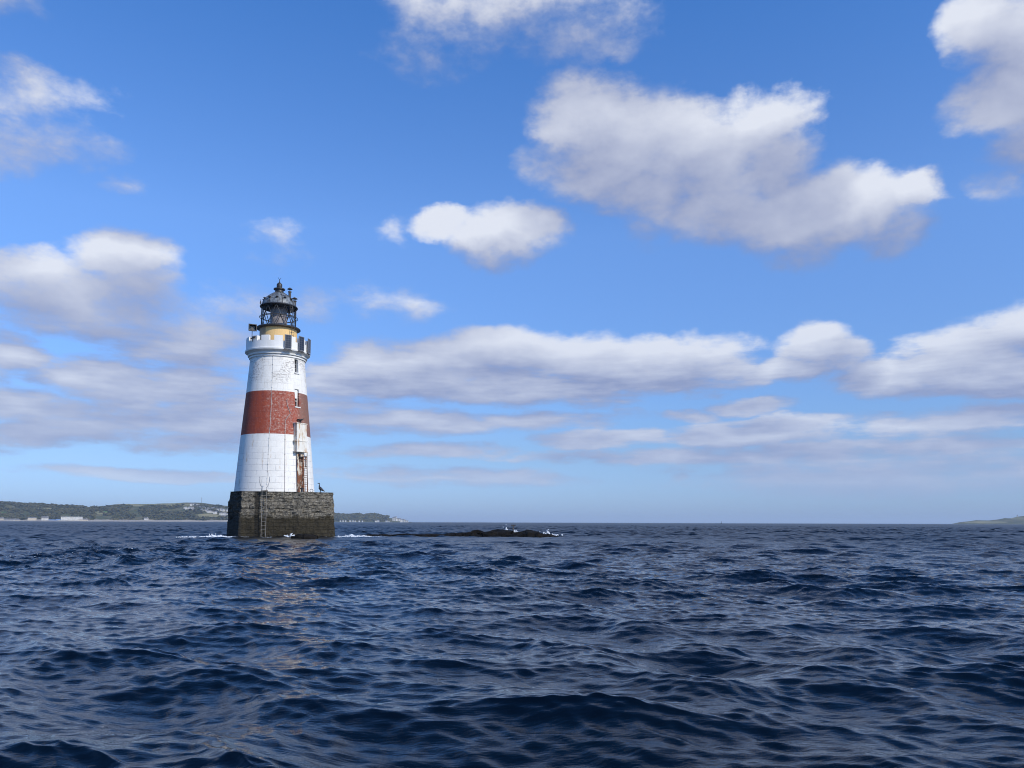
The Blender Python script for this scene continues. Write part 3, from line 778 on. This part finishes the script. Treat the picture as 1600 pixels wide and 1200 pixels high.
# conduits
def conduit(pts, r=.028, name='conduit', m=M_grey):
    mb = MB(); P_ = []
    for (a, b) in zip(pts, pts[1:]):
        for i in range(8):
            f = i/8; P_.append(on_wall(a[0]+(b[0]-a[0])*f, a[1]+(b[1]-a[1])*f, r*.9)[0])
    P_.append(on_wall(*pts[-1], r*.9)[0])
    mb.tube(P_, r, 6)
    for i in range(0, len(P_), 3): mb.box(P_[i], (.07, .07, .04), 0)
    mb.build(name, m, LH)
M_cond_w = simple('painted_conduit', (.62, .62, .60), (.45, .42, .38), 4, .6)
conduit([(426.2, 557), (425.5, 590), (424.6, 620), (422.0, 668), (420.6, 690), (419.0, 730), (417.8, 757)], .016, m=M_cond_w)
conduit([(447.5, 624), (448.2, 632), (453.0, 645), (449.0, 650), (445.0, 656), (444.7, 690), (444.2, 767)], .026, m=simple('worn_conduit', (.55, .46, .40), (.30, .26, .24), 2, .7))
# ladder on the plinth, with its hand grips
def face_y(x, z):   # plinth front
    return np.interp(x, [PLAN[0][0], PLAN[1][0], PLAN[2][0]], [PLAN[0][1], PLAN[1][1], PLAN[2][1]])-.1-max(0, zp-z)*.06
ld = MB(); xa, xb = lx_(409.6)/1.0*.945, lx_(416.6)*.945
rail = []
for x_ in (xa, xb):
    ld.tube([(x_, face_y(x_, -1)-.16, -1), (x_, face_y(x_, zp)-.16, zp+.15)], .027, 6)
n = 14
for i in range(n):
    z_ = -.6+(zp+.55)*i/n
    ld.tube([(xa, face_y(xa, z_)-.16, z_), (xb, face_y(xb, z_)-.16, z_)], .018, 5)
for i in range(4):
    z_ = .4+(zp-.6)*i/3
    for x_ in (xa, xb): ld.tube([(x_, face_y(x_, z_)-.16, z_), (x_, face_y(x_, z_)+.15, z_)], .03, 5)
ld.box(((xa+xb)/2, face_y(xa, zp)+.05, zp+.05), (xb-xa+.2, .5, .08))
lo = ld.build('plinth_ladder', simple('weathered_steel', (.22, .21, .19), (.13, .11, .09), 3, .7), LH)
for s, x_ in ((-1, xa), (1, xb)):
    y_ = face_y(x_, zp)-.14; z_ = zp+.10
    gp = MB(); gp.tube([(x_, y_, z_), (x_, y_, z_+.2), (x_+s*.16, y_+.1, z_+.48), (x_+s*.22, y_+.2, z_+.8), (x_+s*.20, y_+.3, z_+1.06), (x_+s*.24, y_+.35, z_+1.12)], .032, 6)
    gp.build('grab_rail', M_grey, lo)
# small fittings on the plinth top
rg = MB(); rx = lx_(484.6); ry = -3.55
pts = [(rx+.13*math.cos(a), ry, zp+.14+.13*math.sin(a)) for a in np.linspace(0, 2*math.pi, 17)]
rg.tube(pts, .02, 5, cap=False); rg.build('mooring_ring', M_iron, LH)
bo = MB(); bo.lathe([(.13, 0), (.11, .05), (.10, .26), (.16, .30), (.16, .36), (.02, .40)], 14, c=(lx_(472.2)*.95, -3.6, zp)); bo.build('bollard', M_black, LH, True, 40)

# ------------------------------------------------------------------ birds
def world(l): return LH.matrix_world @ Vector(l) if False else Vector((TX, TY, 0))+ax*l[0]+ay*l[1]+Vector((0, 0, l[2]))
def bird(loc, head, up_neck, label, s=1.0, name='cormorant'):
    bo = empty(name, loc, head)
    mb = MB()
    if up_neck:
        sp = [(-.42, .10, .02), (-.30, .16, .05), (-.16, .24, .10), (0, .34, .135), (.09, .45, .12), (.13, .55, .07), (.12, .64, .042), (.09, .72, .036), (.10, .79, .04), (.15, .82, .046), (.21, .815, .035), (.26, .81, .014), (.33, .80, .008)]
    else:
        sp = [(-.36, .30, .015), (-.24, .29, .05), (-.10, .27, .09), (.05, .27, .10), (.15, .30, .075), (.21, .35, .05), (.26, .38, .045), (.31, .38, .03), (.36, .37, .008)]
    mb.tube([(x*s, 0, z*s) for x, z, _ in sp], [r*s for *_, r in sp], 12)
    # folded wings laid along the body, part of the same surface; legs and feet
    for y in (-.045, .045):
        mb.tube([(.0, y*s, .24*s), (.02*s, y*s, .10*s), (.0, y*s, .015*s)], [.028*s, .016*s, .016*s], 6)
        mb.add([(-.02*s, y*s-.01, .0), (.11*s, y*s-.045*s, .0), (.13*s, y*s, .004), (.11*s, y*s+.045*s, .0), (.0, y*s, .03*s)], [(0, 1, 4), (1, 2, 4), (2, 3, 4), (3, 0, 4), (0, 3, 2, 1)])
        mb.tube([(.06*s, y*2.4*s, .40*s if up_neck else .30*s), (-.10*s, y*2.7*s, .29*s if up_neck else .28*s), (-.34*s, y*1.1*s, .13*s if up_neck else .29*s)], [.03*s, .055*s, .012*s], 8)
    mb.build('body', simple('black_plumage', (.012, .013, .016), (.022, .022, .026), 6, .5), bo, True)
    tag(bo, label, 'bird')
bird(world((lx_(502.5)*.952, -3.1, zp)), -TAZ+R_(150), True, 'black cormorant standing upright on the right end of the masonry base', 1.0)
pw, th_ = on_wall(466.8, 660)
pw = pw+Vector((math.sin(th_), -math.cos(th_), 0))*.17
bird(world((pw.x, pw.y, pw.z+.04)), -TAZ+R_(20), False, 'dark bird crouching on top of the white hoist shaft on the red band', .95, 'perched_bird')

# ------------------------------------------------------------------ rocks, marker post, spray
M_rock = simple('weedy_rock', (.005, .0045, .004), (.013, .011, .009), 1.4, .85, bump=.8, bscale=3); next(n for n in M_rock.node_tree.nodes if n.type == 'BSDF_PRINCIPLED').inputs['Specular IOR Level'].default_value = .08
def rock(name, c, dims, rz, label, seed, amp=.3, nu=64, nv=20, pw=1.0):
    vs = []; fs = []
    for j in range(nv+1):
        el_ = j/nv*math.pi/2*1.0
        for i in range(nu):
            a = 2*math.pi*i/nu
            d = Vector((math.cos(a)*math.cos(el_), math.sin(a)*math.cos(el_), math.sin(el_)))
            d = Vector((math.copysign(abs(d.x)**pw, d.x), math.copysign(abs(d.y)**pw, d.y), d.z**pw))
            q_ = Vector((d.x*dims[0], d.y*dims[1], d.z*dims[2]))
            k = 1+amp*mnoise.fractal(q_*.55+Vector((seed*7.3, seed, 0)), 1, 2, 5)+amp*.6*(mnoise.cell(q_*1.1+Vector((seed, 0, 0)))-.5)
            flat = .75+.25*mnoise.noise(q_*.8+Vector((seed, 5, 1)))
            vs.append((q_.x*k, q_.y*k, q_.z*k*flat-.15))
    for j in range(nv):
        for i in range(nu):
            i2 = (i+1) % nu; fs.append((j*nu+i, j*nu+i2, (j+1)*nu+i2, (j+1)*nu+i))
    o = MB().add(vs, fs).build(name, M_rock, None); o.location = c; o.rotation_euler = (0, 0, rz)
    tag(o, label, 'rock'); return o
def wl(px, dist): d = ray(px, 820); return Vector((d.x, d.y, 0))*(dist/math.hypot(d.x, d.y))
def hz(py, dist):  # height above water of something seen at row py
    return at(800, py, dist).z
p = wl(667, 73); rock('reef_ledge', p, (5.9, 1.3, .52), R_(-2), 'long low weedy reef ledge between the lighthouse base and the higher rocks', 1, .16, 160, 20, .45)
p = wl(765, 72.5); rock('reef_ledge', p, (3.6, 1.4, .95), R_(2), 'dark reef ledge left of the thin marker post', 2, .25, 90, 16, .7)
p = wl(822, 72); rock('reef_rock', p, (2.2, 1.5, .86), R_(4), 'dark humped reef rock right beside the thin marker post', 3, .28)
p = wl(845, 71.8); rock('reef_rock', p, (1.6, 1.4, .72), R_(-6), 'dark sloping reef rock at the end away from the lighthouse', 4, .28)
p = wl(477, 62.5); rock('weedy_rock', p, (1.0, .6, .72), R_(6), 'black wet rock in the water in front of the lighthouse base', 5, .16, 64, 20, .6)
p = wl(802, 72.2); mp = MB(); zt_ = hz(820, 72.2)
mp.tube([(0, 0, -.4), (0, 0, zt_)], .05, 8); mp.box((0, 0, zt_-.04), (.42, .10, .10)); mp.tube([(-.12, 0, zt_-.3), (.0, 0, zt_-.45)], .025, 6)
o = mp.build('marker_post', M_iron); o.location = p; tag(o, 'thin dark marker post standing on the reef rocks', 'post')

m_f, T, b = mat('white_spray')
T.set(b, 'Base Color', (.66, .69, .72, 1)); T.set(b, 'Roughness', .8)
def spray(c, w, d, h, n, label, seed):
    r_ = random.Random(seed); mb = MB()
    ico = bmesh.new(); bmesh.ops.create_icosphere(ico, subdivisions=1, radius=1.0)
    iv = [v.co.copy() for v in ico.verts]; jf = [tuple(v.index for v in f.verts) for f in ico.faces]; ico.free()
    for _ in range(n):
        x = r_.gauss(0, .45); t_ = abs(r_.gauss(0, .42)); env = math.exp(-(x/.7)**2)*(.5+.32*math.sin(x*7+seed*2)+.25*math.sin(x*17+seed))
        z = t_*env; y = r_.gauss(0, .4)
        s = (.03+.075*r_.random())*(1-.5*min(1, t_))
        mb.add([Vector((x*w, y*d, z*h-.05))+Vector((v.x*s*1.2, v.y*s, v.z*s*.9))*(.75+.5*r_.random()) for v in iv], jf)
    o = mb.build('sea_spray', m_f, None, True); o.location = c
    tag(o, label, 'spray', kind='stuff')
spray(wl(791, 74)+Vector((0, 0, .3)), 1.0, .4, .72, 600, 'white spray bursting behind the reef left of the marker post', 1)
spray(wl(804.5, 73.6)+Vector((0, 0, .4)), .35, .3, .6, 120, 'small white splash beside the marker post', 2)
spray(wl(851, 73)+Vector((0, 0, .2)), 1.1, .4, .6, 500, 'white spray over the outer end of the reef', 3)
spray(world((-4.6, -5.0, .05)), 2.4, .5, .28, 700, 'white wash breaking along the shaded corner of the lighthouse base', 4)
spray(world((6.9, -3.6, .05)), 1.5, .6, .28, 420, 'white wash breaking off the sunny corner of the lighthouse base', 5)
spray(world((1.3, -5.0, .05)), .7, .3, .45, 160, 'small white splash by the front rock at the lighthouse base', 6)

# ------------------------------------------------------------------ far coast
def land_mat(name, field_bias):
    m, T, b = mat(name)
    g = T.n('ShaderNodeNewGeometry').outputs['Position']
    fa = T.n('ShaderNodeAttribute', attribute_name='field').outputs['Fac']
    gr = T.n('ShaderNodeAttribute', attribute_name='green').outputs['Fac']
    n1 = T.noise(T.v('MULTIPLY', g, (1, 1, 2.0)), .012, 6, .65); n2 = T.noise(g, .05, 5, .7)
    c = T.mix(T.step(n1, .42, .60), (.055, .065, .026), (.135, .115, .055))
    c = T.mix(T.step(n2, .55, .7, 0, .6), c, (.10, .085, .05))
    dry = T.mix(T.step(n1, .4, .6), (.25, .215, .11), (.17, .165, .075))
    c = T.mix(T.step(T.m('ADD', fa, T.m('MULTIPLY', T.m('SUBTRACT', n2, .5), .6)), .4, .6), c, dry)
    c = T.mix(T.step(gr, .4, .6), c, (.085, .16, .04))
    T.set(b, 'Base Color', c); T.set(b, 'Roughness', .95); T.set(b, 'Specular IOR Level', .1)
    return m
def HZROW(u): return PPY+F*math.tan(PITCH)+ROLL*(u-800)
def hill(name, prof, d0, d1, dback, seed, rough=1.0, fields=(), greens=(), nu=260, nv=40):
    """prof: ridge line (px, py); shore at distance d0, ridge at d1, falling away again to dback"""
    pxs = np.array([p[0] for p in prof], float); pys = np.array([p[1] for p in prof], float)
    us = np.linspace(pxs[0], pxs[-1], nu); vs = []; fs = []; fa = []; ga = []
    ts = np.concatenate([np.linspace(0, 1, nv), 1+np.linspace(0, 1, 12)[1:]])
    for i, u in enumerate(us):
        py = float(np.interp(u, pxs, pys)); H = max(.5, at(u, py, d1).z)
        d = ray(u, 818); d = Vector((d.x, d.y, 0)).normalized()
        for t in ts:
            if t <= 1:
                dist = d0+(d1-d0)*t; s_ = t**.8; h = 2.0+(H-2.0)*(s_*s_*(3-2*s_))
                bumpy = (mnoise.fractal(Vector((u*.03, t*3, seed)), 1, 2, 5))*H*.10*math.sin(math.pi*min(1, t*1.0))**.7
                h += bumpy
                # screen row of this place, used only to lay out the field pattern of the slope
                row = HZROW(u)-(h-CAMH)/dist*F/math.cos(math.atan2(d.x, d.y))
            else:
                dist = d1+(dback-d1)*(t-1); h = H*(1-(t-1)**1.5)-2; row = 0
            vs.append((d.x*dist, d.y*dist, h if t > 0 else -3))
            fv = 0; gv = 0
            for (ua, va, ru, rv) in fields: fv = max(fv, 1.25-((u-ua)/ru)**2-((row-va)/rv)**2)
            for (ua, va, ru, rv) in greens: gv = max(gv, 1.25-((u-ua)/ru)**2-((row-va)/rv)**2)
            fa.append(fv); ga.append(gv)
    n = len(ts)
    for i in range(nu-1):
        for j in range(n-1): fs.append((i*n+j, (i+1)*n+j, (i+1)*n+j+1, i*n+j+1))
    o = MB().add(vs, fs).build(name, land_mat(name, 0), None, True)
    for nm, arr in (('field', fa), ('green', ga)):
        a_ = o.data.attributes.new(nm, 'FLOAT', 'POINT'); a_.data.foreach_set('value', arr)
    tag(o, kind='structure')
    def surf(u, t):
        i = int(round(np.interp(u, [us[0], us[-1]], [0, nu-1]))); j = int(np.interp(t, ts[:nv], range(nv))); return Vector(vs[i*n+j]), fa[i*n+j], ga[i*n+j]
    return surf
LEFT = [(-140, 784), (-60, 785), (0, 787), (40, 790), (70, 791), (100, 792.5), (130, 792.5), (155, 791), (180, 788.5), (212, 787.2), (240, 787.8), (265, 786.8), (288, 785.2), (305, 785.4), (330, 788), (360, 791), (400, 797), (440, 803), (470, 808), (500, 816)]
s_left = hill('hills', LEFT, 2600, 3300, 4000, 3, fields=[(235, 788.5, 75, 3.2), (60, 795, 60, 1.6), (158, 801, 12, 2.6), (110, 796, 14, 1), (330, 806, 30, 4)], greens=[(8, 801.5, 22, 2.2), (165, 799.5, 8, 1.2)])
HEAD = [(470, 806), (520, 804.5), (535, 805), (545, 806), (560, 804.8), (570, 806), (580, 804.2), (590, 806), (602, 808.2), (615, 810), (626, 813), (636, 815), (644, 816.2)]
s_head = hill('headland', HEAD, 3600, 4000, 4500, 9, nu=160)
RIGHT = [(1488, 818.5), (1500, 815.8), (1515, 814.3), (1526, 812.8), (1545, 813.2), (1560, 811.6), (1570, 809.6), (1580, 809.8), (1590, 807.2), (1602, 806), (1640, 802), (1700, 800), (1760, 806)]
s_right = hill('island', RIGHT, 4200, 4500, 5000, 14, fields=[(1540, 816, 40, 2), (1590, 810, 12, 2)], nu=160)

# beach along the foot of the left shore
vs = []; fs = []
us = np.linspace(-140, 470, 120)
for i, u in enumerate(us):
    d = ray(u, 818); d = Vector((d.x, d.y, 0)).normalized()
    w = 1+.5*mnoise.noise(Vector((u*.05, 0, 0)))
    for dist, z in ((2540, -.5), (2560, 1.2), (2600, 3.2*w), (2630, 5.5*w)): vs.append((d.x*dist, d.y*dist, z))
for i in range(len(us)-1):
    for j in range(3): fs.append((i*4+j, (i+1)*4+j, (i+1)*4+j+1, i*4+j+1))
o = MB().add(vs, fs).build('beach', simple('pale_sand', (.42, .36, .28), (.26, .22, .18), .02, .95)); tag(o, kind='structure')

# woodland: very many crowns on the far slopes, read as one mass
def woodland(name, surf, u0_, u1_, n, smin, smax, tmin, tmax, seed, skip=True):
    r_ = random.Random(seed); mb = MB()
    ico = bmesh.new(); bmesh.ops.create_icosphere(ico, subdivisions=1, radius=1.0)
    iv = [v.co.copy() for v in ico.verts]; jf = [tuple(v.index for v in f.verts) for f in ico.faces]; ico.free()
    k = 0
    while k < n:
        u = r_.uniform(u0_, u1_); t = tmin+(tmax-tmin)*r_.random()
        p, f, g = surf(u, t)
        if skip and (f > .25 or g > .2): 
            if r_.random() < .97: k += 1; continue
        if skip and mnoise.noise(Vector((u*.035, t*3.1, 4))) < -.14: k += 1; continue
        if name == 'woodland' and u > 135 and t > .70+.1*mnoise.noise(Vector((u*.06, 0, 2))): k += 1; continue
        s = r_.uniform(smin, smax); k += 1
        mb.add([p+Vector((r_.uniform(-4, 4), r_.uniform(-9, 9), s*.45))+Vector((v.x*s, v.y*s, v.z*s*.85))*r_.uniform(.7, 1.2) for v in iv], jf)
    m, T, b = mat('foliage')
    g = T.n('ShaderNodeNewGeometry').outputs['Position']
    c = T.mix(T.step(T.noise(g, .03, 5, .7), .4, .6), (.030, .036, .016), (.075, .066, .030))
    T.set(b, 'Base Color', c); T.set(b, 'Roughness', .95); T.set(b, 'Specular IOR Level', .1)
    o = mb.build(name, m); tag(o, kind='stuff')
woodland('woodland', s_left, -140, 470, 9000, 3.2, 7.5, .05, .95, 1)
woodland('ridge_wood', s_left, -140, 105, 330, 4, 9, .92, 1.0, 5, False)
woodland('headland_wood', s_head, 480, 606, 1500, 4, 10, .1, 1.0, 2, False)

# far buildings -----------------------------------------------------------
M_hw = simple('white_render', (.60, .58, .54), (.45, .43, .40), .2, .8)
M_hc = simple('cream_render', (.52, .45, .36), (.44, .38, .30), .2, .8)
M_hr = simple('slate_roof', (.11, .11, .12), (.16, .15, .15), .3, .8)
M_hb = simple('blue_sheeting', (.12, .20, .36), (.16, .24, .40), .2, .6)
def house_mesh(w, d, h, rh, wall, roof, name='house'):
    mb = MB()
    mb.add([(-w/2, -d/2, -4), (w/2, -d/2, -4), (w/2, d/2, -4), (-w/2, d/2, -4), (-w/2, -d/2, h), (w/2, -d/2, h), (w/2, d/2, h), (-w/2, d/2, h), (-w/2, 0, h+rh-.05), (w/2, 0, h+rh-.05)],
           [(0, 1, 5, 4), (2, 3, 7, 6), (1, 2, 6, 9, 5), (3, 0, 4, 8, 7)], 0)
    e_ = .4
    mb.add([(-w/2-e_, -d/2-e_, h-.1), (w/2+e_, -d/2-e_, h-.1), (w/2+e_, 0, h+rh), (-w/2-e_, 0, h+rh), (-w/2-e_, d/2+e_, h-.1), (w/2+e_, d/2+e_, h-.1)], [(0, 1, 2, 3), (3, 2, 5, 4)], 1)
    mb.box((w*.3, 0, h+rh+.4), (.8, .8, 1.6), 0, 0)
    me = mb.build(name, [wall, roof]); return me
def place(o, px, py, dist, rz=None, z=None):
    p_ = at(px, py, dist); az_ = math.atan2(p_.x, p_.y)
    o.location = (p_.x, p_.y, p_.z if z is None else z); o.rotation_euler = (0, 0, (-az_ if rz is None else rz))
SH = [ # px, base row, w, h, wall, roof, rh, label
 (14, 816.6, 46, 8.1, M_hw, M_hr, 3, 'long low white building at the edge of the far beach, among the scattered shore houses'),
 (27, 816.4, 12, 6.8, M_hc, M_hr, 3, 'small tan building beside the long low white one on the far beach'),
 (50, 816.2, 21, 12.2, M_hc, M_hr, 2, 'blocky tan building standing alone on the far beach'),
 (70, 816.4, 17, 12.2, M_hw, M_hr, 5, 'white building with a gabled front at the start of the waterfront works'),
 (82, 816.6, 32, 6.8, M_hb, M_hb, 2, 'low blue roofed shed on the far waterfront'),
 (97, 816.4, 30, 6.8, M_hw, M_hb, 3, 'pale low shed with a blue roof below the big white building'),
 (112, 814.0, 54, 10.8, M_hw, M_hw, 1.2, 'biggest long white building on the far shore'),
 (98, 817.0, 16, 6.8, M_hw, M_hr, 2, 'small bright white boathouse at the water line of the far shore'),
 (130, 816.2, 24, 8.1, M_hc, M_hr, 3, 'tan building at the end of the far waterfront'),
 (2, 816.2, 10, 10.8, M_hc, M_hr, 3, 'tan house at the extreme edge of the far beach'),
]
for px, py, w, h, wl_, rf, rh, lab in SH:
    o = house_mesh(w, 11, h, rh, wl_, rf, 'shore_building'); place(o, px, py, 2590); tag(o, lab, 'building')
base = None; n = 0
rr_ = random.Random(4)
rowsets = [((287, 793.5), (304, 796.5), 8), ((303, 792.0), (330, 797.5), 10), ((313, 798.5), (338, 802.0), 10), ((328, 795.5), (358, 799.5), 9), ((344, 803.5), (372, 805.0), 12), ((346, 807.5), (380, 809.0), 11), ((296, 789.5), (312, 790.5), 5)]
def ground_t(u, py):
    best = None
    for t in np.linspace(.05, 1, 120):
        p_, _, _ = s_left(u, t)
        row = HZROW(u)-(p_.z-CAMH)/math.hypot(p_.x, p_.y)*F/math.cos(math.atan2(p_.x, p_.y))
        if best is None or abs(row-py) < best[0]: best = (abs(row-py), p_)
    return best[1]
for (a, b, cnt) in rowsets:
    for i in range(cnt):
        f = (i+.5)/cnt; u = a[0]+(b[0]-a[0])*f+rr_.uniform(-.6, .6); py = a[1]+(b[1]-a[1])*f+rr_.uniform(-.5, .5)
        g = ground_t(u, py+.8)
        if base is None: o = base = house_mesh(7.5, 8, 5.6, 2.4, M_hw, M_hr, 'hillside_house')
        else: o = base.copy(); C.objects.link(o)
        o.location = (g.x, g.y, g.z+1.0); o.rotation_euler = (0, 0, R_(16)+rr_.uniform(-.4, .4)); s_ = rr_.uniform(.6, 1.0); o.scale = (s_*rr_.uniform(.8, 1.5), s_, s_)
        tag(o, 'tiny white house on the far hillside behind the lighthouse', 'house', 'houses on the far hillside'); n += 1
o = base.copy(); C.objects.link(o); g = ground_t(229, 814); o.location = g; o.scale = (1.4, 1.2, 1.2); o.rotation_euler = (0, 0, .2)
tag(o, 'single small white house at the foot of the wooded far hill', 'house')
vb = None
for u, py, w, h in [(532, 814.6, 9, 6), (536, 814.8, 8, 7), (540, 815.0, 7, 8), (547, 814.6, 10, 7), (551, 814.8, 9, 7), (555, 814.9, 9, 6), (561, 815, 9, 6), (566, 815, 8, 6), (587, 815.2, 12, 7), (591, 815.2, 14, 9), (604, 815.4, 12, 8), (607, 815.6, 9, 6), (615, 812.5, 10, 9), (618, 811.8, 9, 10), (620, 814, 12, 9), (624, 814.0, 11, 9), (627, 814.6, 12, 8), (630, 815.0, 12, 8), (633, 815.5, 10, 7), (636, 815.8, 10, 5)]:
    if vb is None: o = vb = house_mesh(9, 8, 6, 2.6, M_hw, M_hr, 'village_house')
    else: o = vb.copy(); C.objects.link(o)
    place(o, u, py, 3580 if py > 814.2 else 3720, R_(rr_.uniform(-20, 30))); o.scale = (w/9, 1, h/6) if u > 610 else (w/13, .8, h/10)
    tag(o, 'tiny white house in the village at the end of the low headland', 'house', 'houses on the headland')
# masts, island light, buoy
g = at(315, 786.5, 3280); mm = MB(); mm.tube([(0, 0, -4), (0, 0, 24)], [.9, .45], 6); mm.tube([(-2, 0, 18), (2, 0, 18)], .35, 5); mm.tube([(-1.4, 0, 21), (1.4, 0, 21)], .3, 5)
o = mm.build('radio_mast', M_grey); o.location = g; tag(o, 'thin radio mast on the crest of the far hill', 'mast')
g = at(1589.5, 808.3, 4480); mm = MB(); mm.lathe([(3.0, -4), (2.4, 7), (3.0, 7.2), (3.0, 8)], 16, mi=0); mm.lathe([(1.7, 8), (1.7, 10.4), (1.9, 10.6), (.8, 12), (.1, 13.4)], 16, mi=1)
to = empty('island_lighthouse', g); tag(to, 'tiny white lighthouse on top of the far island', 'lighthouse')
MB().lathe([(3.0, -4), (2.4, 7), (3.0, 7.2), (3.0, 8)], 16).build('tower', M_hw, to); MB().lathe([(1.7, 8.01), (1.7, 10.4), (1.9, 10.6), (.8, 12), (.1, 13.4)], 16).build('lantern', M_iron, to)
p = wl(1127, 1500); bu = MB()
bu.lathe([(.1, -.8), (1.2, -.6), (1.3, .5), (1.1, .7), (.5, .9), (.35, 3.2), (.5, 3.3), (.5, 3.9), (.1, 4.2)], 14); bu.tube([(0, 0, 4), (0, 0, 5.2)], .12, 6)
o = bu.build('navigation_buoy', M_black); o.location = p; tag(o, 'tiny dark navigation buoy on the open horizon', 'buoy')
print('houses', n)

# ------------------------------------------------------------------ haze: the air over the firth
hz_ = bpy.data.materials.new('haze'); hz_.use_nodes = True; t = hz_.node_tree; t.nodes.clear(); T = NT(t)
vol = T.n('ShaderNodeVolumePrincipled', {'Color': (.74, .87, 1.0, 1), 'Density': 0.8e-4, 'Anisotropy': 0.0})
om = T.n('ShaderNodeOutputMaterial'); t.links.new(vol.outputs[0], om.inputs['Volume'])
o = MB().box((0, 0, 88), (84000, 84000, 184)).build('haze', hz_); tag(o, kind='stuff')
